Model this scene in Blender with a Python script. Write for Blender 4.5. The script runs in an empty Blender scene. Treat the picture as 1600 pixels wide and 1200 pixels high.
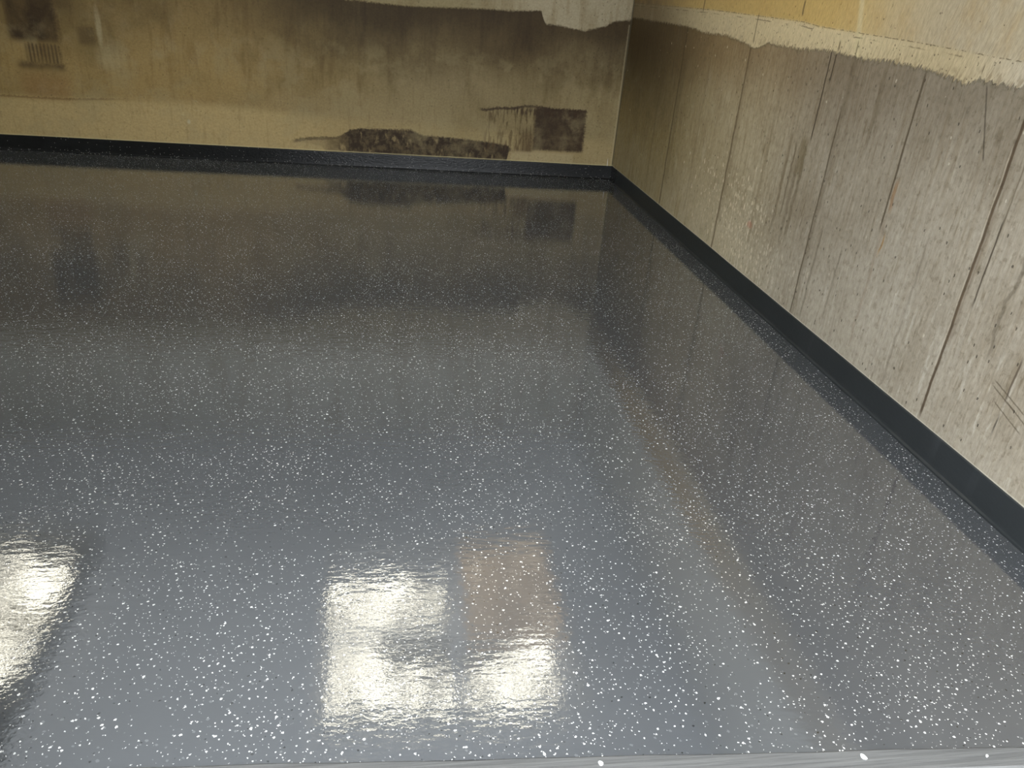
import bpy, bmesh, math, random
from mathutils import Vector, Matrix
sc = bpy.context.scene
C = sc.collection
random.seed(7)

# ------------------------------------------------------------------ camera
FX = 1224.204
fwd = Vector((0.16246346, 0.87858961, -0.44909456))
rgt = Vector((0.98669951, -0.14214437, 0.07886101))
upv = Vector((-0.0054502, 0.45593341, 0.8899972))
cam = bpy.data.cameras.new('camera')
cam.sensor_width = 36.0
cam.lens = FX / 1600.0 * 36.0
cam.clip_start = 0.02
co = bpy.data.objects.new('camera', cam)
C.objects.link(co)
m = Matrix((rgt, upv, -fwd)).transposed().to_4x4()
m.translation = Vector((-2.0663944, -7.0936042, 1.4955148))
co.matrix_world = m
sc.camera = co

# ------------------------------------------------------------------ light and exposure
SKY = 6.3          # overcast daylight that comes in through the open doorway
GLOW = 10.0        # emission put into the unseen rooflight panes that the floor reflects
w = bpy.data.worlds.new('overcast_sky')
sc.world = w
w.use_nodes = True
bg = w.node_tree.nodes['Background']
bg.inputs[0].default_value = (0.90, 0.945, 1.0, 1)
bg.inputs[1].default_value = SKY
sc.view_settings.view_transform = 'Standard'
sc.view_settings.look = 'None'
sc.view_settings.exposure = 0.0
sc.view_settings.gamma = 1.0
sc.view_settings.use_curve_mapping = False


# ------------------------------------------------------------------ node maths
def lin(r, g, b):
    f = lambda c: (c / 255 / 12.92) if c / 255 <= 0.04045 else ((c / 255 + 0.055) / 1.055) ** 2.4
    return (f(r), f(g), f(b), 1.0)


class G:
    """a small compiler from python expressions to shader nodes"""
    def __init__(s, name):
        s.m = bpy.data.materials.new(name)
        s.m.use_nodes = True
        s.t = s.m.node_tree
        s.bsdf = s.t.nodes['Principled BSDF']
        tc = s.t.nodes.new('ShaderNodeTexCoord')
        sp = s.t.nodes.new('ShaderNodeSeparateXYZ')
        s.t.links.new(tc.outputs['Object'], sp.inputs[0])
        s.x, s.y, s.z = (S(s, o) for o in sp.outputs)

    def link(s, v, inp):
        if isinstance(v, S):
            s.t.links.new(v.o, inp)
        elif isinstance(v, tuple) and len(v) == 3 and inp.type == 'RGBA':
            inp.default_value = (*v, 1)
        else:
            inp.default_value = v

    def math(s, op, a, b=0.0, c=0.0, clamp=False):
        n = s.t.nodes.new('ShaderNodeMath')
        n.operation = op
        n.use_clamp = clamp
        for v, i in zip((a, b, c), n.inputs):
            s.link(v, i)
        return S(s, n.outputs[0])

    def vec(s, x, y, z=0.0):
        n = s.t.nodes.new('ShaderNodeCombineXYZ')
        for v, i in zip((x, y, z), n.inputs):
            s.link(v, i)
        return S(s, n.outputs[0])

    def noise(s, v, scale=1.0, detail=3.0, rough=0.5, dist=0.0):
        n = s.t.nodes.new('ShaderNodeTexNoise')
        s.link(v, n.inputs['Vector'])
        n.inputs['Scale'].default_value = scale
        n.inputs['Detail'].default_value = detail
        n.inputs['Roughness'].default_value = rough
        n.inputs['Distortion'].default_value = dist
        return S(s, n.outputs[0])

    def cells(s, v, scale, rand=1.0):
        n = s.t.nodes.new('ShaderNodeTexVoronoi')
        n.voronoi_dimensions = '2D'
        s.link(v, n.inputs['Vector'])
        n.inputs['Scale'].default_value = scale
        n.inputs['Randomness'].default_value = rand
        sp = s.t.nodes.new('ShaderNodeSeparateColor')
        s.t.links.new(n.outputs['Color'], sp.inputs[0])
        return S(s, n.outputs['Distance']), [S(s, o) for o in sp.outputs]

    def ramp(s, v, a, b):          # smooth 0..1 as v goes a -> b
        n = s.t.nodes.new('ShaderNodeMapRange')
        n.interpolation_type = 'SMOOTHSTEP'
        n.clamp = True
        s.link(v, n.inputs[0])
        s.link(a, n.inputs[1])
        s.link(b, n.inputs[2])
        return S(s, n.outputs[0])

    def mix(s, f, a, b):
        n = s.t.nodes.new('ShaderNodeMix')
        n.data_type = 'RGBA'
        s.link(f, n.inputs[0])
        s.link(a, n.inputs[6])
        s.link(b, n.inputs[7])
        return S(s, n.outputs[2])

    def mul(s, f, a, b):
        n = s.t.nodes.new('ShaderNodeMix')
        n.data_type = 'RGBA'
        n.blend_type = 'MULTIPLY'
        s.link(f, n.inputs[0])
        s.link(a, n.inputs[6])
        s.link(b, n.inputs[7])
        return S(s, n.outputs[2])

    def curve(s, v, pts):          # piecewise linear height over a coordinate
        a, b = pts[0][0], pts[-1][0]
        lo, hi = min(p[1] for p in pts), max(p[1] for p in pts)
        hi = hi if hi > lo else lo + 1
        n = s.t.nodes.new('ShaderNodeFloatCurve')
        cu = n.mapping.curves[0]
        P = [((x - a) / (b - a), (z - lo) / (hi - lo)) for x, z in pts]
        cu.points[0].location = P[0]
        cu.points[1].location = P[-1]
        for p in P[1:-1]:
            cu.points.new(*p)
        for p in cu.points:
            p.handle_type = 'VECTOR'
        n.mapping.update()
        u = s.math('MULTIPLY_ADD', v, 1 / (b - a), -a / (b - a), clamp=True)
        s.link(u, n.inputs['Value'])
        return S(s, n.outputs[0]) * (hi - lo) + lo

    def box(s, a, b, a0, a1, b0, b1, e=0.01):
        return (s.ramp(a, a0 - e, a0 + e) * (1 - s.ramp(a, a1 - e, a1 + e))
                * s.ramp(b, b0 - e, b0 + e) * (1 - s.ramp(b, b1 - e, b1 + e)))

    def blob(s, a, b, a0, b0, ra, rb, e=0.5):
        d = s.math('SQRT', ((a - a0) / ra) ** 2 + ((b - b0) / rb) ** 2)
        return 1 - s.ramp(d, 1 - e, 1 + e)

    def bump(s, h, dist, strength=1.0, normal=None):
        n = s.t.nodes.new('ShaderNodeBump')
        n.inputs['Distance'].default_value = dist
        n.inputs['Strength'].default_value = strength
        s.link(h, n.inputs['Height'])
        if normal is not None:
            s.link(normal, n.inputs['Normal'])
        return S(s, n.outputs[0])


class S:
    def __init__(s, g, o):
        s.g, s.o = g, o
    def __add__(a, b): return a.g.math('ADD', a, b)
    __radd__ = __add__
    def __sub__(a, b): return a.g.math('SUBTRACT', a, b)
    def __rsub__(a, b): return a.g.math('SUBTRACT', b, a)
    def __mul__(a, b): return a.g.math('MULTIPLY', a, b)
    __rmul__ = __mul__
    def __truediv__(a, b): return a.g.math('DIVIDE', a, b)
    def __pow__(a, b): return a.g.math('POWER', a.g.math('ABSOLUTE', a), b)
    def lt(a, b): return a.g.math('LESS_THAN', a, b)
    def gt(a, b): return a.g.math('GREATER_THAN', a, b)
    def max(a, b): return a.g.math('MAXIMUM', a, b)
    def min(a, b): return a.g.math('MINIMUM', a, b)
    def abs(a): return a.g.math('ABSOLUTE', a)
    def sat(a): return a.g.math('ADD', a, 0.0, clamp=True)


# ------------------------------------------------------------------ materials
def mat_floor():
    g = G('flaked_epoxy_coating')
    x, y = g.x, g.y
    wob = g.noise(g.vec(x, y), 300, 1)
    wob2 = g.noise(g.vec(x + 5.0, y), 300, 1)
    px, py = x + (wob - 0.5) * 0.006, y + (wob2 - 0.5) * 0.006
    dens = g.noise(g.vec(x, y), 3.2, 3, 0.6)
    near = g.ramp(y, -5.7, -3.5)

    def layer(scale, stretch, ang, present, r0, r1, off):
        c, s_ = math.cos(ang), math.sin(ang)
        u = (px * c + py * s_) * stretch + off
        v = py * c - px * s_ + off
        d, (a, b, _) = g.cells(g.vec(u, v), scale)
        return d.lt((b * b * (r1 - r0) + r0) * scale) * a.lt(present)
    pr = (dens - 0.5) * 1.3 - g.ramp(y, -3.0, -0.8) * 0.10
    white = layer(44, 0.86, 0.5, pr + 0.36, 0.0009, 0.0030, 0.0)
    white = white.max(layer(66, 0.95, -0.8, pr + 0.42, 0.0006, 0.0019, 3.3))
    white = white.max(layer(60, 0.8, 1.9, pr + 0.32, 0.0007, 0.0021, 7.7))
    black = layer(40, 0.8, 0.2, 0.30 + pr * 0.5, 0.0010, 0.0026, 11.1)
    tone = g.noise(g.vec(x, y), 1.3, 3, 0.5)
    base = g.mix(tone, (0.056, 0.060, 0.065), (0.072, 0.077, 0.082))
    faint = layer(50, 0.8, 2.6, 0.35, 0.0010, 0.0035, 20.5)
    base = g.mix(faint * 0.25, base, (0.30, 0.31, 0.31))
    shade = g.noise(g.vec(x, y), 90, 1)
    wc = g.mix(g.ramp(shade, 0.35, 0.65), (0.62, 0.63, 0.61), (0.88, 0.88, 0.85))
    col = g.mix(black, base, (0.012, 0.013, 0.014))
    col = g.mix(white, col, wc)
    g.link(col, g.bsdf.inputs['Base Color'])
    g.link(0.012, g.bsdf.inputs['Roughness'])
    g.link(2.2, g.bsdf.inputs['IOR'])
    # the roller left a fine, slightly streaky ripple in the coating
    h1 = g.noise(g.vec(x * 0.6, y), 110, 2, 0.55, 0.4)
    h2 = g.noise(g.vec(x * 0.5, y), 17, 2, 0.5)
    h3 = g.noise(g.vec(x, y), 190, 1)
    h = h1 * 0.26 + h2 * 0.40 + h3 * 0.05 + g.noise(g.vec(x * 0.33, y), 48, 1) * 0.45 + white * 0.02
    g.link(g.bump(h, 0.00075), g.bsdf.inputs['Normal'])
    return g.m


def mat_skirting():
    g = G('dark_epoxy_cove')
    p = g.vec(g.x, g.y, g.z)
    n = g.noise(p, 4, 4, 0.6)
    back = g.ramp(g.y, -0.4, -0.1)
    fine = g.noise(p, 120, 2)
    col = g.mix(n, g.mix(back, (0.019, 0.022, 0.023), (0.008, 0.0085, 0.008)), g.mix(back, (0.033, 0.037, 0.039), (0.020, 0.021, 0.022)))  # dimmer back wall put into the coating's colour, offsetting doorway sheen
    # pale smears and flakes that stuck low on the face
    sm = g.ramp(g.noise(g.vec(g.x * 3, g.y * 3, g.z * 0.6), 3.0, 3), 0.62, 0.8)
    col = g.mix(sm * 0.18, col, (0.10, 0.105, 0.115))
    d, (a, b, _) = g.cells(g.vec(g.x + g.y, g.z), 90)
    low = 1 - g.ramp(g.z, 0.004, 0.05)
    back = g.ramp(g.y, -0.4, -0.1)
    fl = d.lt(0.20) * a.lt(0.03 + low * 0.10 * back)
    col = g.mix(fl * back * 0.7, col, (0.40, 0.40, 0.38))
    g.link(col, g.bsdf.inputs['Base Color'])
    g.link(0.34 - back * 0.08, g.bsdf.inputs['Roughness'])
    g.link(1.30, g.bsdf.inputs['IOR'])
    hb = fine * 0.6 * back + g.noise(g.vec(g.x, g.y, g.z * 2), 45, 2) * (0.25 + 0.9 * back)
    g.link(g.bump(hb, 0.002), g.bsdf.inputs['Normal'])
    return g.m


def pits(g, u, v, scale, stretch, present, r):
    d, (a, b, _) = g.cells(g.vec(u, v * stretch), scale)
    return (1 - g.ramp(d, r * 0.5, r)) * a.lt(present)


def mat_wall_back():
    g = G('stained_concrete_back')
    x, z = g.x, g.z
    n1 = g.noise(g.vec(x, z, 1.0), 1.7, 5, 0.55)
    n2 = g.noise(g.vec(x, z * 0.7, 4.0), 6.0, 4, 0.55)
    n3 = g.noise(g.vec(x * 14, z * 2.2, 2.0), 3.0, 3, 0.6)
    fine = g.noise(g.vec(x, z, 2.0), 60, 3, 0.6)
    dx = x + (n2 - 0.5) * 0.10
    dz = z + (n2 - 0.5) * 0.06
    tx = x + (fine - 0.5) * 0.05
    tz = z + (fine - 0.5) * 0.035
    left = 1 - g.ramp(x, -3.6, -1.4)
    col = g.mix(left, lin(157, 148, 118), lin(162, 144, 100))
    col = g.mix(g.ramp(n1, 0.40, 0.66) * 0.55, col, lin(122, 110, 72))
    col = g.mix(g.ramp(n2, 0.5, 0.75) * 0.35, col, lin(180, 170, 142))
    # brown damp that hangs from the top of the wall in soft vertical drips
    damp = g.ramp(z + (n1 - 0.5) * 0.7 + (n3 - 0.5) * 0.12, 0.60, 1.28)
    dm = damp * (0.45 + 0.55 * g.ramp(x, -3.6, -2.4))
    col = g.mix(dm * 0.93, col, lin(64, 50, 20))
    col = g.mix(g.blob(dx, dz, -1.25, 0.98, 0.65, 0.30, 0.8) * 0.35, col, lin(92, 74, 38))
    # greyer, paler clouds over the low stain
    col = g.mix(g.blob(dx, dz, -1.50, 0.68, 0.55, 0.17, 0.9) * 0.55, col, lin(178, 170, 146))
    col = g.mix(g.blob(dx, dz, -2.25, 0.47, 0.70, 0.12, 0.9) * 0.40, col, lin(176, 166, 138))
    # lighter, yellower strip along the foot of the wall
    zline = g.curve(x, [(-6.5, 0.42), (-4.6, 0.42), (-4.1, 0.45), (-3.2, 0.44), (-2.5, 0.40), (0, 0.34)])
    strip = (1 - g.ramp(z + (n3 - 0.5) * 0.02, zline - 0.05, zline + 0.05)) * g.ramp(z, 0.0, 0.02)
    strip = strip * (1 - g.ramp(x, -2.9, -2.2) * 0.6)
    col = g.mix(strip * 0.75, col, lin(196, 182, 142))
    edge = (1 - g.ramp((tz - zline).abs(), 0.003, 0.012)) * (1 - g.ramp(x, -4.4, -4.0))
    col = g.mix(edge * 0.5, col, lin(110, 86, 45))
    # square dark patches at the upper left, one of them combed
    P = g.box(tx, tz, -4.93, -4.57, 0.84, 1.34, 0.035)
    P = P.max(g.box(tx, tz, -4.90, -4.56, 0.635, 0.69, 0.03) * 0.8)
    comb = g.math('SINE', x * 230.0) * 0.25 + 0.60
    P = P.max(g.box(tx, tz, -4.83, -4.58, 0.67, 0.83, 0.025) * comb)
    P = P.max(g.box(tx, tz, -4.43, -4.30, 0.84, 0.97, 0.03) * 0.55)
    P = P.max(g.box(dx, tz, -4.95, -4.45, 1.07, 1.2, 0.05) * 0.5)
    P = P * (0.85 + (n2 - 0.5) * 1.4)
    col = g.mix(P.sat() * 0.92, col, lin(52, 36, 12))
    col = g.mix(g.box(tx, tz, -4.90, -4.55, 0.43, 0.60, 0.05) * 0.35, col, lin(140, 104, 66))
    # the long low stain with its raised outline
    top = g.curve(x, [(-2.84, 0.20), (-2.72, 0.228), (-2.46, 0.245), (-2.36, 0.305), (-2.27, 0.325), (-1.84, 0.335),
                      (-1.74, 0.296), (-1.5, 0.29), (-1.17, 0.27), (-1.0, 0.255), (-0.9, 0.20)])
    bot = g.curve(x, [(-2.84, 0.199), (-2.6, 0.16), (-2.5, 0.05), (-1.0, 0.05), (-0.97, 0.20), (-0.9, 0.20)])
    inx = g.ramp(x, -2.86, -2.80) * (1 - g.ramp(x, -0.98, -0.93))
    low = (1 - g.ramp(tz, top - 0.008, top + 0.012)) * g.ramp(tz, bot - 0.012, bot + 0.01) * inx
    rim = (1 - g.ramp((tz - top + 0.012).abs(), 0.006, 0.022)) * inx
    mott = g.noise(g.vec(x * 1.2, z, 9.0), 13, 4, 0.65)
    strk0 = g.noise(g.vec(x * 18, z * 9, 13.0), 1.2, 4, 0.6)
    lowc = (0.75 + g.ramp(mott, 0.30, 0.70) * 0.38) * (1 - g.ramp(strk0, 0.56, 0.70) * 0.55) * g.ramp(x, -2.75, -2.30).max(0.30)
    col = g.mix((low * lowc * 0.98).max(rim * 0.7), col, lin(50, 36, 14))
    # the oblong patch beside the corner: dark right part, washed left part
    R1 = g.box(tx, tz, -0.76, -0.30, 0.225, 0.588, 0.016)
    R2 = g.box(tx, tz, -1.20, -0.76, 0.20, 0.572, 0.022)
    col = g.mix(R1 * (0.80 + (mott - 0.5) * 0.7 + 0.15).sat() * 0.96, col, lin(56, 39, 15))
    strk = g.noise(g.vec(x * 30, z * 4.5, 3.0), 1.6, 3, 0.6)
    wash = (g.ramp(strk, 0.46, 0.60) * 0.75 + g.ramp(x, -0.95, -0.82) * (1 - g.ramp(z, 0.33, 0.47)) * 0.8).sat()
    col = g.mix(R2 * wash * 0.8, col, lin(82, 63, 32))
    col = g.mix(g.box(tx, tz, -0.95, -0.36, 0.52, 0.58, 0.014) * g.ramp(strk, 0.42, 0.52) * 0.8, col, lin(66, 46, 20))
    topl = g.curve(x, [(-1.28, 0.548), (-1.2, 0.54), (-1.1, 0.56), (-0.95, 0.568), (-0.85, 0.593), (-0.7, 0.590), (-0.62, 0.576), (-0.3, 0.580)])
    line = (1 - g.ramp((tz - topl).abs(), 0.004, 0.016)) * g.ramp(x, -1.27, -1.22) * (1 - g.ramp(x, -0.32, -0.29))
    col = g.mix(line * 0.85, col, lin(60, 42, 18))
    rightrim = g.box(tx, tz, -0.345, -0.315, 0.24, 0.57, 0.008)
    col = g.mix(rightrim * 0.4, col, lin(60, 42, 18))
    col = g.mix(g.box(tx, tz, -0.95, -0.38, 0.125, 0.205, 0.012) * 0.55, col, lin(184, 176, 148))
    col = g.mul(1.0, col, g.mix(g.box(x, z, -2.9, -0.6, 0.4, 2.0, 0.35), (0.95, 0.85, 0.69), (0.72, 0.63, 0.46)))
    # newer pale render above
    pe = g.curve(x, [(-6.5, 1.6), (-2.9, 1.45), (-2.4, 1.312), (-1.87, 1.30), (-1.3, 1.325), (-1.03, 1.33), (-0.775, 1.352),
                     (-0.755, 1.252), (-0.64, 1.25), (-0.40, 1.222), (-0.23, 1.27), (-0.15, 1.315), (0, 1.337)])
    pale = g.ramp(z + (fine - 0.5) * 0.03, pe - 0.008, pe + 0.012)
    under = (1 - g.ramp((z - pe + 0.035), 0.0, 0.05)) * g.ramp(z, pe - 0.14, pe - 0.02)
    col = g.mix(under * (1 - pale) * 0.35 * g.ramp(x, -1.0, -0.75), col, lin(76, 60, 30))
    pc = g.mix(g.ramp(x, -1.6, -0.7), lin(150, 136, 100), lin(176, 164, 136))
    pc = g.mix(g.ramp(z, 1.45, 2.0), pc, lin(226, 224, 214))  # unseen upper wall whitened to brighten its reflection in the floor
    col = g.mix(pale, col, pc)
    # rubbed white marks, small holes, thin scratches
    wh = g.ramp(g.noise(g.vec(x * 1.5 + z * 2, z * 5 + x, 7.0), 9, 4, 0.7), 0.58, 0.70)
    wm = g.blob(x, z, -3.85, 0.42, 0.32, 0.12, 0.6) * wh + g.blob(x, z, -4.27, 0.98, 0.02, 0.13, 0.5) * 0.7
    wm = wm + g.blob(dx, dz, -4.20, 0.76, 0.09, 0.10, 0.8) * 0.5
    col = g.mix((wm * 0.6).sat(), col, lin(198, 186, 150))
    col = g.mix(g.blob(x, z, -3.67, 0.30, 0.012, 0.018, 0.5) * 0.5, col, lin(205, 206, 180))
    hole = pits(g, x + (fine - 0.5) * 0.02, z, 13, 0.8, 0.10, 0.05).max(pits(g, x, z, 30, 0.7, g.ramp(x, -0.8, -0.2) * 0.25 + 0.05, 0.11))
    col = g.mix(hole * 0.5, col, lin(58, 44, 24))
    col = g.mul(0.55, col, g.mix(g.ramp(fine, 0.25, 0.75), (0.78, 0.77, 0.74), (1.14, 1.14, 1.14)))
    drip = g.noise(g.vec(x * 5, z * 0.9, 51.0), 2.4, 4, 0.6)
    col = g.mul(g.ramp(drip, 0.48, 0.66) * g.ramp(z, 0.3, 0.8) * 0.55, col, (0.66, 0.60, 0.48))
    cloud = g.ramp(g.noise(g.vec(x, z, 61.0), 4.5, 5, 0.65), 0.48, 0.64)
    col = g.mix(cloud * 0.30 * (1 - g.ramp(z, 0.8, 1.2)), col, lin(160, 146, 108))
    col = g.mul(g.ramp(g.noise(g.vec(x, z, 15.0), 24, 4, 0.7), 0.5, 0.7) * 0.5, col, (0.74, 0.70, 0.62))
    sd = g.ramp(g.noise(g.vec(x * 10, z * 1.1, 5.0), 3.2, 3), 0.55, 0.7)
    col = g.mul(sd * 0.35, col, (0.70, 0.66, 0.58))
    # joint in the corner and the sealant bead on top of the skirting
    col = g.mix(g.box(x + (fine - 0.5) * 0.01, z, -0.024, -0.014, 0.0, 1.3, 0.005) * 0.4, col, lin(186, 174, 140))
    col = g.mix(g.ramp(x, -0.014, -0.006) * 0.85, col, lin(70, 62, 40))
    col = g.mix((1 - g.ramp(z + (fine - 0.5) * 0.004, 0.126, 0.132)) * 0.5, col, lin(206, 194, 150))
    g.link(col, g.bsdf.inputs['Base Color'])
    g.link(0.72, g.bsdf.inputs['Roughness'])
    h = fine * 0.35 + n2 * 0.8 - hole * 1.2 + pale * 0.8
    g.link(g.bump(h, 0.004), g.bsdf.inputs['Normal'])
    return g.m


def mat_wall_right():
    g = G('board_marked_concrete_right')
    y, z = g.y, g.z
    n1 = g.noise(g.vec(y, z * 0.6, 1.0), 1.6, 4, 0.55)
    n2 = g.noise(g.vec(y, z * 0.5, 4.0), 7.0, 5, 0.6)
    st = g.noise(g.vec(y * 22, z * 1.6, 2.0), 2.0, 4, 0.6)
    st2 = g.noise(g.vec(y * 60, z * 5.0, 6.0), 1.5, 3, 0.6)
    fine = g.noise(g.vec(y, z * 0.45, 2.0), 70, 3, 0.65)
    far = g.ramp(y, -4.0, -0.6)
    col = g.mix(far, lin(184, 179, 164), lin(158, 144, 104))  # browner towards the back, with part of the dimmer light painted in
    col = g.mix(g.ramp(st, 0.42, 0.70) * 0.50, col, lin(140, 126, 98))
    col = g.mix(g.ramp(st2, 0.50, 0.75) * 0.45, col, lin(206, 203, 188))
    col = g.mix(g.ramp(n1, 0.50, 0.70) * 0.40, col, lin(150, 138, 112))
    col = g.mix(g.ramp(n2, 0.52, 0.75) * 0.35, col, lin(206, 202, 186))
    # browner and darker just under the pale band
    tb = g.ramp(z + (n1 - 0.5) * 0.35, 0.85, 1.30)
    col = g.mix(tb * 0.60, col, g.mix(g.ramp(y, -4.6, -2.2), lin(128, 118, 98), lin(122, 96, 54)))
    col = g.mix(g.blob(y, z, -0.45, 1.20, 1.0, 0.45, 0.9) * 0.8, col, lin(62, 46, 20))  # back corner's shade painted in together with brown damp
    # pale washed areas low on the wall
    col = g.mix(g.blob(y, z, -3.7, 0.25, 0.55, 0.28, 0.9) * g.ramp(st, 0.35, 0.6) * 0.5, col, lin(214, 213, 200))
    col = g.mix(g.blob(y, z, -4.35, 0.50, 0.35, 0.25, 0.9) * 0.3, col, lin(206, 204, 192))
    # flecks of white paint splashed on
    sy, sz = y + (fine - 0.5) * 0.02, z + (fine - 0.5) * 0.03
    area = (g.blob(y, z, -3.05, 0.26, 0.42, 0.20, 0.7) * 0.75 + g.blob(y, z, -2.45, 0.46, 0.45, 0.20, 0.8) * 0.40 +
            g.blob(y, z, -2.85, 0.52, 0.22, 0.16, 0.8) * 0.3).sat()
    d, (a, b, _) = g.cells(g.vec(sy * 1.3, sz * 0.7), 36)
    spl = d.lt(b * b * 0.34 + 0.10) * a.lt(area)
    d2, (a2, b2, _) = g.cells(g.vec(sy, sz * 0.7), 30)
    spl = spl.max(d2.lt(b2 * b2 * 0.13 + 0.04) * a2.lt(0.03))
    col = g.mix(spl * 0.75, col, lin(226, 222, 205))
    col = g.mix(g.blob(y, z, -2.93, 0.40, 0.03, 0.02, 0.5) * 0.6, col, lin(190, 110, 90))

    dash = g.ramp(g.noise(g.vec(y * 42, z * 5.0, 21.0), 1.4, 3, 0.65), 0.58, 0.70)
    col = g.mul(dash * 0.75, col, (0.66, 0.62, 0.54))
    chalk = g.ramp(g.noise(g.vec(y * 26, z * 4.0, 31.0), 1.3, 4, 0.65), 0.56, 0.68) * (1 - g.ramp(z, 0.35, 0.85)) * g.ramp(y, -2.0, -2.8)
    col = g.mix(chalk * 0.55, col, lin(220, 219, 208))
    cloud = g.ramp(g.noise(g.vec(y * 1.3, z, 41.0), 3.5, 5, 0.65), 0.44, 0.62)
    col = g.mul(cloud * 0.40, col, (0.74, 0.71, 0.66))
    foot = (1 - g.ramp(z + (n1 - 0.5) * 0.5, 0.05, 0.62)) * g.ramp(st, 0.30, 0.60)
    col = g.mix(foot * 0.42, col, lin(208, 205, 190))
    # shutter joints, cracks
    def crack(y0, z0, z1, wd, c, amt, wig=0.008, slope=0.0, zf=0.03):
        off = (g.noise(g.vec(y0 * 7.0, z * 6, y0), 1.5, 3) - 0.5) * wig * 2
        d = (y - off - (z - z0) * slope - y0).abs()
        k = (1 - g.ramp(d, wd * 0.35, wd)) * g.ramp(z, z0 - zf, z0 + zf) * (1 - g.ramp(z, z1 - zf, z1 + zf))
        return lambda col: g.mix(k * amt, col, c)
    br = g.noise(g.vec(y * 3, z * 9, 8.0), 2, 3)
    lines = [(-1.385, 0.12, 1.36, 0.020, lin(84, 70, 40), 0.65, 0.012), (-1.44, 0.3, 1.2, 0.05, lin(88, 76, 48), 0.25, 0.02),
             (-2.474, 0.10, 1.33, 0.016, lin(84, 68, 38), 0.70, 0.010), (-2.50, 0.3, 1.3, 0.035, lin(96, 80, 52), 0.22, 0.02),
             (-3.375, 0.95, 1.36, 0.0065, lin(52, 38, 18), 0.95, 0.010), (-3.418, 1.22, 1.40, 0.008, lin(60, 44, 22), 0.85, 0.006),
             (-3.58, 0.12, 1.12, 0.0075, lin(80, 68, 46), 0.80, 0.007), (-3.595, 0.10, 1.45, 0.03, lin(110, 98, 72), 0.35, 0.02),
             (-3.245, 0.54, 0.92, 0.012, lin(96, 84, 58), 0.55, 0.02), (-3.35, 0.45, 0.90, 0.022, lin(104, 92, 64), 0.5, 0.03),
             (-3.32, 0.76, 0.95, 0.055, lin(122, 110, 78), 0.6, 0.02), (-3.30, 0.4, 0.8, 0.02, lin(104, 92, 70), 0.4, 0.03),
             (-3.18, 0.45, 0.95, 0.018, lin(108, 94, 66), 0.5, 0.02), (-3.68, 0.14, 0.6, 0.012, lin(112, 104, 84), 0.5, 0.015),
             (-4.110, 0.72, 1.335, 0.0085, lin(84, 72, 48), 0.85, 0.006), (-4.13, 0.2, 0.75, 0.012, lin(146, 126, 104), 0.30, 0.02),
             (-4.150, 0.62, 0.70, 0.008, lin(176, 140, 82), 0.8, 0.02), (-4.135, 0.80, 0.92, 0.016, lin(160, 122, 76), 0.6, 0.02),
             (-3.85, 1.0, 1.33, 0.018, lin(110, 98, 72), 0.5, 0.02), (-3.88, 0.2, 0.55, 0.010, lin(120, 112, 94), 0.4, 0.02),
             (-4.689, 0.14, 1.33, 0.010, lin(86, 70, 48), 0.92, 0.005), (-4.678, 0.3, 1.15, 0.004, lin(214, 208, 190), 0.5, 0.005),
             (-4.70, 0.45, 0.95, 0.016, lin(122, 106, 84), 0.4, 0.012), (-4.752, 0.62, 0.93, 0.0055, lin(70, 60, 44), 0.85, 0.005),
             (-4.756, 0.9, 1.15, 0.005, lin(100, 90, 70), 0.6, 0.005), (-5.038, 0.27, 0.33, 0.005, lin(64, 56, 44), 0.8, 0.006),
             (-5.038, 0.39, 0.54, 0.006, lin(84, 70, 52), 0.8, 0.006), (-4.42, 0.15, 0.75, 0.010, lin(128, 120, 104), 0.4, 0.02),
             (-1.0, 0.2, 1.3, 0.03, lin(100, 88, 58), 0.25, 0.02), (-1.9, 0.2, 1.3, 0.02, lin(110, 96, 64), 0.3, 0.02),
             (-2.95, 0.3, 1.3, 0.02, lin(112, 98, 68), 0.3, 0.02), (-4.90, 0.5, 1.0, 0.012, lin(104, 96, 80), 0.5, 0.03)]
    for (y0, z0, z1, wd, c, amt, wig) in lines:
        col = crack(y0, z0, z1, wd, c, amt, wig)(col)
    sl = (y + 4.463 + (1.323 - z) * 0.434).abs()
    col = g.mix((1 - g.ramp(sl, 0.002, 0.006)) * g.box(y, z, -4.60, -4.40, 1.09, 1.325, 0.01) * 0.8, col, lin(88, 80, 66))
    # scratches low at the right
    for (yy, zz, ln, sp) in ((-5.05, 0.41, 0.09, 0.28), (-5.03, 0.395, 0.07, 0.30), (-5.07, 0.345, 0.08, 0.30), (-5.10, 0.375, 0.06, 0.33)):
        dd = (z - zz - (y - yy) * sp + (fine - 0.5) * 0.006).abs()
        k = (1 - g.ramp(dd, 0.001, 0.004)) * g.ramp(y, yy - ln, yy - ln + 0.02) * (1 - g.ramp(y, yy + ln - 0.02, yy + ln))
        col = g.mix(k * 0.7, col, lin(92, 82, 64))
    # dark freckles and air holes
    hole = pits(g, y + (fine - 0.5) * 0.02, z, 15, 0.65, 0.16, 0.06).max(pits(g, y, z, 34, 0.5, 0.05, 0.12))
    col = g.mix(hole * 0.65, col, lin(64, 54, 38))
    mot = g.ramp(g.noise(g.vec(y, z * 0.8, 12.0), 38, 4, 0.7), 0.52, 0.66)
    col = g.mul(mot * (0.40 + 0.45 * (1 - far)), col, (0.72, 0.70, 0.66))
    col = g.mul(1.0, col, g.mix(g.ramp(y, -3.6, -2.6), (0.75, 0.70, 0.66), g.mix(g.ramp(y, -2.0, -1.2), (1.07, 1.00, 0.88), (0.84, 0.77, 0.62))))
    # pale render band with a brushed lower edge, yellow tone above it
    fr = g.noise(g.vec(y * 9 + z * 3, z * 2.0, 3.0), 8, 3, 0.7)
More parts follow.
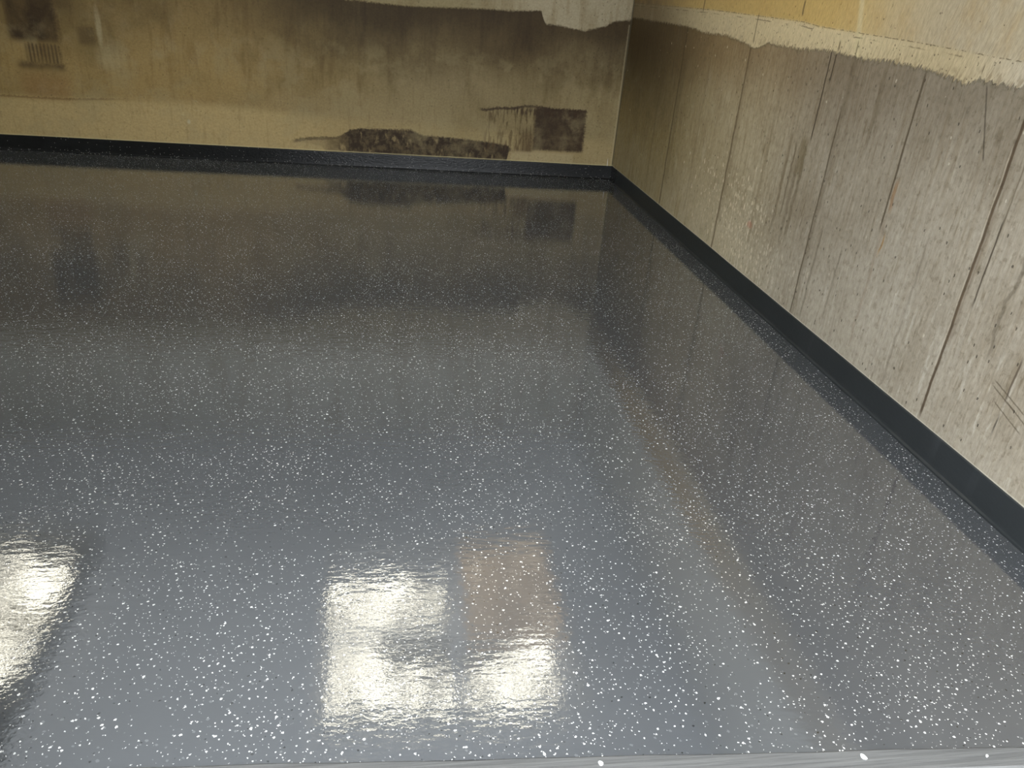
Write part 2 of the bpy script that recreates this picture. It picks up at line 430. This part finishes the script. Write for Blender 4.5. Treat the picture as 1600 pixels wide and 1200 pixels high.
    e = g.curve(y, [(-6.6, 1.33), (-4.64, 1.333), (-4.50, 1.335), (-4.42, 1.340), (-4.36, 1.314), (-4.24, 1.331), (-4.1, 1.342), (-3.9, 1.347),
                    (-3.65, 1.342), (-3.43, 1.350), (-3.31, 1.350), (-3.05, 1.336), (-2.68, 1.338), (-2.53, 1.297), (-2.39, 1.318), (-2.1, 1.34), (-1.7, 1.336), (-1.38, 1.356), (0, 1.356)])
    band = g.ramp(z + (fr - 0.5) * 0.07 + (fine - 0.5) * 0.015, e - 0.004, e + 0.008)
    yel = g.mix(g.ramp(y, -4.3, -3.2), lin(205, 194, 164), lin(203, 176, 110))
    yel = g.mix(g.ramp(y, -1.7, -0.4), yel, lin(120, 100, 66))
    yel = g.mix(g.ramp(n2, 0.45, 0.7) * 0.35, yel, lin(190, 158, 92))
    upl = g.curve(y, [(-6.6, 1.40), (-4.6, 1.41), (-4.0, 1.43), (-3.2, 1.447), (-3.02, 1.46), (-1.8, 1.473), (0, 1.467)])
    up = g.ramp(z + (fine - 0.5) * 0.01, upl - 0.006, upl + 0.012)
    bc = g.mix(g.ramp(y, -2.0, -0.5), lin(214, 200, 160), lin(132, 116, 84))
    bc = g.mix(g.ramp(y, -4.2, -5.0), bc, lin(216, 212, 198))
    bc = g.mix(g.ramp(fr, 0.50, 0.62) * (1 - g.ramp(z, e + 0.01, e + 0.07)) * 0.55, bc, lin(140, 122, 88))
    bc = g.mix(g.ramp(n2, 0.5, 0.7) * 0.3, bc, lin(190, 178, 148))
    pale = g.mix(up, bc, yel)
    drip = (y + 3.545 - (z - 1.5) * 0.3).abs()
    pale = g.mix((1 - g.ramp(drip, 0.008, 0.03)) * 0.6, pale, lin(222, 212, 168))
    ln1 = (1 - g.ramp((z - upl + 0.016 + (fine - 0.5) * 0.012).abs(), 0.001, 0.004)) * g.ramp(br, 0.48, 0.56)
    ln2 = (1 - g.ramp((z - upl - 0.003 + (fine - 0.5) * 0.008).abs(), 0.001, 0.003)) * g.ramp(st, 0.46, 0.54)
    pale = g.mix(ln1.max(ln2) * 0.7, pale, lin(96, 82, 52))
    ph = pits(g, y, z, 22, 0.8, 0.30 - up * 0.27, 0.10).max(pits(g, y, z * 1.3, 40, 0.8, 0.09 - up * 0.07, 0.14))
    pale = g.mix(ph * 0.8, pale, lin(70, 56, 32))
    for (y0, z0, z1, wd) in ((-3.425, 1.36, 1.40, 0.010), (-3.58, 1.34, 1.41, 0.006), (-2.49, 1.33, 1.48, 0.008), (-4.42, 1.36, 1.39, 0.004), (-3.0, 1.49, 1.56, 0.012), (-1.62, 1.46, 1.56, 0.012)):
        pale = crack(y0, z0, z1, wd, lin(92, 76, 44), 0.75, 0.01, zf=0.01)(pale)
    pale = g.mul(1.0, pale, g.mix(g.ramp(y, -4.3, -3.4), (0.72, 0.68, 0.66), (0.95, 0.92, 0.92)))
    pale = g.mix(g.ramp(z, 1.60, 1.72), pale, lin(226, 224, 214))  # whitened above view so the ceiling edge fades from the floor reflection
    col = g.mix(band, col, pale)
    col = g.mul(0.55, col, g.mix(g.ramp(fine, 0.25, 0.75), (0.72, 0.71, 0.69), (1.16, 1.16, 1.16)))
    # sealant bead where the skirting ends
    col = g.mix((1 - g.ramp(z + (fine - 0.5) * 0.003, 0.122, 0.127)) * 0.5, col, lin(222, 216, 196))
    g.link(col, g.bsdf.inputs['Base Color'])
    g.link(0.74, g.bsdf.inputs['Roughness'])
    h = fine * 0.2 + st * 0.5 + n2 * 0.6 - hole * 1.2 + band * (0.8 + fr * 0.8)
    g.link(g.bump(h, 0.004), g.bsdf.inputs['Normal'])
    return g.m


def mat_plain(name, c1, c2, scale=3.0, rough=0.8, bump=0.003, grain=None):
    g = G(name)
    p = g.vec(g.x, g.y, g.z) if grain is None else g.vec(g.x * grain[0], g.y * grain[1], g.z * grain[2])
    n = g.noise(p, scale, 5, 0.6)
    col = g.mix(g.ramp(n, 0.3, 0.7), c1, c2)
    g.link(col, g.bsdf.inputs['Base Color'])
    g.link(rough, g.bsdf.inputs['Roughness'])
    g.link(g.bump(n, bump), g.bsdf.inputs['Normal'])
    return g.m


def mat_glow(name, col, strength, patch=None, brown=False):
    """self-lit opal pane; notches and fine silt put into its emission break up the reflection"""
    g = G(name)
    x, y = g.x, g.y
    n = g.noise(g.vec(x, y), 5, 4, 0.6)
    streaks = g.noise(g.vec(x * 2.6, y * 13), 1.0, 4, 0.75, 1.0)  # dark lines put into the glow to break up its floor reflection
    amt = g.ramp(streaks, 0.495, 0.51)
    if patch:
        px, py, rx, ry = patch
        amt = amt * (1 - g.blob(x + (n - 0.5) * 0.35, y + (n - 0.5) * 0.25, px, py, rx, ry, 0.10))
    g.link((0.05, 0.05, 0.05), g.bsdf.inputs['Base Color'])
    if brown:
        spot = g.ramp(g.noise(g.vec(x * 5, y * 15, 3.0), 1.0, 3, 0.6), 0.64, 0.67)
        g.link(g.mix(spot, (1.0, 0.77, 0.50), CREAM), g.bsdf.inputs['Emission Color'])
        e = g.ramp(streaks, 0.44, 0.50) * 1.0 + 0.45 + spot * strength * 0.7
    else:
        g.link(col, g.bsdf.inputs['Emission Color'])
        e = amt * (strength - 0.6) + 0.6
    g.link(e, g.bsdf.inputs['Emission Strength'])
    return g.m


CREAM = (1.0, 0.95, 0.78)
M_floor = mat_floor()
M_skirt = mat_skirting()
M_back = mat_wall_back()
M_right = mat_wall_right()
def mat_roof_sheet():
    g = G('translucent_roof_sheet')
    t = g.t
    tr = t.nodes.new('ShaderNodeBsdfTranslucent')
    df = t.nodes.new('ShaderNodeBsdfDiffuse')
    mx = t.nodes.new('ShaderNodeMixShader')
    n = g.noise(g.vec(g.x * 6, g.y * 0.6), 1.0, 3, 0.6)
    g.link(g.mix(n, (0.84, 0.86, 0.84), (0.94, 0.95, 0.93)), tr.inputs[0])
    df.inputs[0].default_value = (0.5, 0.5, 0.5, 1)
    n2 = g.noise(g.vec(g.x, g.y), 1.4, 3, 0.6)
    light_fade = g.ramp(g.y + (n2 - 0.5) * 0.9, -0.2, -3.4).min(g.ramp(g.x + (n2 - 0.5) * 0.5, 0.0, -1.9))  # light falloff put into the sheet: dimmer towards back and right walls
    g.link(light_fade * 0.092 + 0.038, mx.inputs[0])
    t.links.new(df.outputs[0], mx.inputs[1])
    t.links.new(tr.outputs[0], mx.inputs[2])
    t.links.new(mx.outputs[0], t.nodes['Material Output'].inputs[0])
    return g.m


M_sheet = mat_roof_sheet()
M_ceil = mat_plain('ceiling_concrete', (0.70, 0.71, 0.71, 1), (0.80, 0.81, 0.81, 1), 2.0)
M_rough = mat_plain('bare_concrete', (0.22, 0.21, 0.18, 1), (0.36, 0.34, 0.29, 1), 3.0)
M_sill = mat_plain('weathered_timber_sill', lin(80, 80, 79), lin(98, 98, 96), 3.0, 0.6, 0.002, (1.2, 40, 20))
M_ground = mat_plain('pale_paving', (0.52, 0.52, 0.50, 1), (0.66, 0.66, 0.63, 1), 5.0)
M_frame = mat_plain('rooflight_frame_paint', (0.60, 0.61, 0.60, 1), (0.70, 0.70, 0.69, 1), 4.0)
M_white = mat_plain('white_flake', (0.85, 0.85, 0.83, 1), (0.92, 0.92, 0.9, 1), 60.0, 0.4, 0.001)


# ------------------------------------------------------------------ mesh helpers
def obj(name, bm, mat, parent=None, kind=None, smooth=False):
    bmesh.ops.recalc_face_normals(bm, faces=bm.faces)
    me = bpy.data.meshes.new(name)
    bm.to_mesh(me)
    bm.free()
    me.materials.append(mat)
    if smooth:
        for p in me.polygons:
            p.use_smooth = True
    o = bpy.data.objects.new(name, me)
    C.objects.link(o)
    if parent:
        o.parent = parent
    if kind:
        o['kind'] = kind
    return o


def add_prism(bm, pts, z0, z1):
    a = [bm.verts.new((x, y, z0)) for x, y in pts]
    b = [bm.verts.new((x, y, z1)) for x, y in pts]
    bm.faces.new(a[::-1])
    bm.faces.new(b)
    for i in range(len(pts)):
        j = (i + 1) % len(pts)
        bm.faces.new((a[i], a[j], b[j], b[i]))


def add_box(bm, x0, x1, y0, y1, z0, z1):
    add_prism(bm, [(x0, y0), (x1, y0), (x1, y1), (x0, y1)], z0, z1)


def box_obj(name, dims, mat, **k):
    bm = bmesh.new()
    add_box(bm, *dims)
    return obj(name, bm, mat, **k)


# ------------------------------------------------------------------ the shell
XL, H = -6.6, 2.6
HW = H + 0.155                                       # walls run up to the roof sheet
th = lambda x: -5.965 - (x + 1.784) * 0.0561        # the sill's inner edge runs slightly askew

bm = bmesh.new()
add_prism(bm, [(XL, th(XL)), (0, th(0)), (0, 0), (XL, 0)], -0.15, 0.0)
obj('floor', bm, M_floor, kind='structure')
box_obj('wall_back', (XL - 0.25, 0.25, 0.0, 0.25, -0.15, HW), M_back, kind='structure')
box_obj('wall_right', (0.0, 0.25, -6.5, 0.0, -0.15, HW), M_right, kind='structure')
box_obj('wall_left', (XL - 0.25, XL, -6.5, 0.0, -0.15, HW), M_rough, kind='structure')
OX = -2.79                                           # left jamb of the open doorway
bm = bmesh.new()
add_box(bm, XL, OX, -6.22, -6.02, -0.15, HW)
add_box(bm, OX, 0.0, -6.22, -6.02, 2.30, HW)
obj('wall_front', bm, M_rough, kind='structure')
# the strip of slab under the front wall
bm = bmesh.new()
add_prism(bm, [(XL, -6.22), (OX, -6.22), (OX, th(OX)), (XL, th(XL))], -0.15, -0.001)
obj('floor_edge', bm, M_rough, kind='structure')

# unseen corrugated roof sheet, made translucent to brighten the room and floor reflection
LIGHTS = [(-2.47, -0.72, -3.65, -1.95), (-5.95, -4.22, -3.35, -1.85)]
SX, SY = -4.25, -1.75                                # unseen opaque slab, added to darken the floor's left edge
xs = [XL - 0.25 + (0.25 - XL + 0.25) * i / 180 for i in range(181)]
bm = bmesh.new()
a = [bm.verts.new((x, -6.22, H + 0.012 * math.sin(x * 40) + 0.16)) for x in xs]
b = [bm.verts.new((x, 0.25, H + 0.012 * math.sin(x * 40) + 0.16)) for x in xs]
for i in range(180):
    bm.faces.new((a[i], a[i + 1], b[i + 1], b[i]))
obj('ceiling', bm, M_sheet, kind='structure', smooth=True)
box_obj('dimming_slab', (XL, SX, -6.02, SY, H + 0.005, H + 0.13), M_rough, kind='structure')  # added to dim the roof's reflection at the floor's left edge



ROOF = H


def rooflight(name, L, panes, drop=0.0):
    x0, x1, y0, y1 = L
    bm = bmesh.new()
    H = ROOF - drop
    for d in ((x0, x0 + 0.012, y0, y1), (x1 - 0.012, x1, y0, y1), (x0 + 0.012, x1 - 0.012, y0, y0 + 0.012), (x0 + 0.012, x1 - 0.012, y1 - 0.012, y1)):
        add_box(bm, *d, H, H + 0.12)
    fr = obj(name, bm, M_frame, kind='structure')
    for (px0, px1, py0, py1, col, st, patch) in panes:
        box_obj('pane', (px0, px1, py0, py1, H + 0.005, H + 0.02), mat_glow('opal_pane', col, st, patch, col is not CREAM), parent=fr)
    return fr


rooflight('window_1', LIGHTS[0], [
    (-2.44, -1.60, -2.86, -2.42, CREAM, GLOW, (-1.52, -2.95, 0.42, 0.13)),
    (-1.45, -0.76, -3.05, -1.98, (1.0, 0.72, 0.50), GLOW, (-1.55, -1.85, 0.26, 0.3)),
    (-2.41, -1.60, -3.60, -3.02, CREAM, GLOW, (-1.48, -3.04, 0.66, 0.27)),
    (-1.52, -0.90, -3.62, -3.12, CREAM, GLOW, (-1.60, -3.10, 0.34, 0.26)),
])
rooflight('window_2', LIGHTS[1], [
    (-5.30, -4.27, -2.72, -2.12, CREAM, GLOW, (-4.2, -2.05, 0.40, 0.22)),
    (-5.20, -4.25, -3.30, -2.86, CREAM, GLOW, (-4.1, -3.40, 0.22, 0.35)),
], drop=0.135)


# ------------------------------------------------------------------ coved skirtings
def cove(name, along, a0, a1, seed, n=160):
    """along='x' runs on the back wall, 'y' on the right wall"""
    prof = [(0.0, 0.0), (0.026, 0.0), (0.026, 0.0015), (0.018, 0.0035), (0.0125, 0.009), (0.0105, 0.018), (0.0095, 0.035),
            (0.0085, 0.075), (0.008, 0.112), (0.0068, 0.118), (0.004, 0.120), (0.0, 0.120)]
    rnd = random.Random(seed)
    ph = [(rnd.uniform(0, 6.28), rnd.uniform(1.5, 9), rnd.uniform(0.3, 1)) for _ in range(6)]
    bm = bmesh.new()
    rings = []
    for i in range(n + 1):
        a = a0 + (a1 - a0) * i / n
        wv = sum(k * math.sin(p + f * a) for p, f, k in ph) / 3
        ring = []
        for (d, z) in prof:
            dd = d
            if 0 < d and z < 0.004:
                dd = d + wv * 0.004
            elif z > 0.1 and d > 0:
                dd = d + wv * 0.0006
            zz = z + (wv * 0.0012 if z > 0.1 else 0)
            inset = min(dd, 0.03)
            if along == 'x':
                ring.append(bm.verts.new((min(a, -inset if i == n else a), -dd, zz)))
            else:
                ring.append(bm.verts.new((-dd, min(a, -inset if i == n else a), zz)))
        rings.append(ring)
    for i in range(n):
        for j in range(len(prof) - 1):
            bm.faces.new((rings[i][j], rings[i + 1][j], rings[i + 1][j + 1], rings[i][j + 1]))
    bm.faces.new(rings[0])
    bm.faces.new(rings[-1][::-1])
    return obj(name, bm, M_skirt, kind='structure')


cove('baseboard_back', 'x', XL, 0.0, 3)
cove('baseboard_right', 'y', -6.02, 0.0, 5)

# ------------------------------------------------------------------ sill and outside
bm = bmesh.new()
n = 60
prof = [(0.0, -0.05), (0.0, 0.001), (0.003, 0.003), (0.050, 0.003), (0.054, 0.0), (0.054, -0.05)]
rings = []
for i in range(n + 1):
    x = OX + (0 - OX) * i / n
    wob = 0.0012 * math.sin(9 * x) + 0.0008 * math.sin(23 * x + 1)
    rings.append([bm.verts.new((x, th(x) - d - (wob if d < 0.01 else 0), z)) for d, z in prof])
for i in range(n):
    for j in range(len(prof)):
        k = (j + 1) % len(prof)
        bm.faces.new((rings[i][j], rings[i + 1][j], rings[i + 1][k], rings[i][k]))
bm.faces.new(rings[0])
bm.faces.new(rings[-1][::-1])
obj('door_1_sill', bm, M_sill, kind='structure')
bm = bmesh.new()
add_prism(bm, [(-30, -40), (20, -40), (20, -6.5), (0, -6.5), (0, th(0) - 0.054), (OX, th(OX) - 0.054), (OX, -6.22), (XL, -6.22), (XL, -6.5), (-30, -6.5)], -0.12, -0.015)
obj('ground', bm, M_ground, kind='structure')


# ------------------------------------------------------------------ small loose things
def flake(x, y, rx, ry, rot, label):
    bm = bmesh.new()
    k = 12
    lo, hi, mid = [], [], []
    for i in range(k):
        a = 2 * math.pi * i / k
        r = 1 + 0.16 * math.sin(2 * a + x * 9) + 0.08 * math.sin(3 * a + y * 5)
        u, v = rx * r * math.cos(a), ry * r * math.sin(a)
        px, py = u * math.cos(rot) - v * math.sin(rot), u * math.sin(rot) + v * math.cos(rot)
        lo.append(bm.verts.new((px, py, 0)))
        mid.append(bm.verts.new((px, py, 0.0012)))
        hi.append(bm.verts.new((px * 0.7, py * 0.7, 0.0022)))
    for i in range(k):
        j = (i + 1) % k
        bm.faces.new((lo[i], lo[j], mid[j], mid[i]))
        bm.faces.new((mid[i], mid[j], hi[j], hi[i]))
    bm.faces.new(hi)
    bm.faces.new(lo[::-1])
    o = obj('paint_flake', bm, M_white, smooth=False)
    o.location = (x, y, 0.003)
    o['label'] = label
    o['category'] = 'paint flake'
    o['group'] = 'white paint flakes on the door sill'
    return o


flake(-0.983, -6.028, 0.0085, 0.0060, -0.7, 'largest white paint flake on the grey sill, lying alone near its middle')
flake(-1.592, -5.994, 0.0060, 0.0055, 0.2, 'round white paint flake on the narrow outer end of the grey sill')
flake(-0.684, -6.050, 0.0030, 0.0042, -0.5, 'smallest white paint flake on the grey sill, nearest the right wall')

bm = bmesh.new()
rings = []
for (zz, r) in ((0.0, 0.0026), (0.02, 0.0024), (0.045, 0.0016), (0.066, 0.0005)):
    rings.append([bm.verts.new((r * math.cos(a) - zz * 0.03, 0.5 * r * math.sin(a), zz)) for a in (0.3, 1.6, 2.8, 4.1, 5.2)])
for i in range(3):
    for j in range(5):
        k = (j + 1) % 5
        bm.faces.new((rings[i][j], rings[i][k], rings[i + 1][k], rings[i + 1][j]))
bm.faces.new(rings[0][::-1])
bm.faces.new(rings[-1])
o = obj('plastic_sliver', bm, M_white)
o.location = (-0.052, -0.0045, 0.1195)
o['label'] = 'thin white sliver standing upright on the dark skirting beside the room corner'
o['category'] = 'sliver'
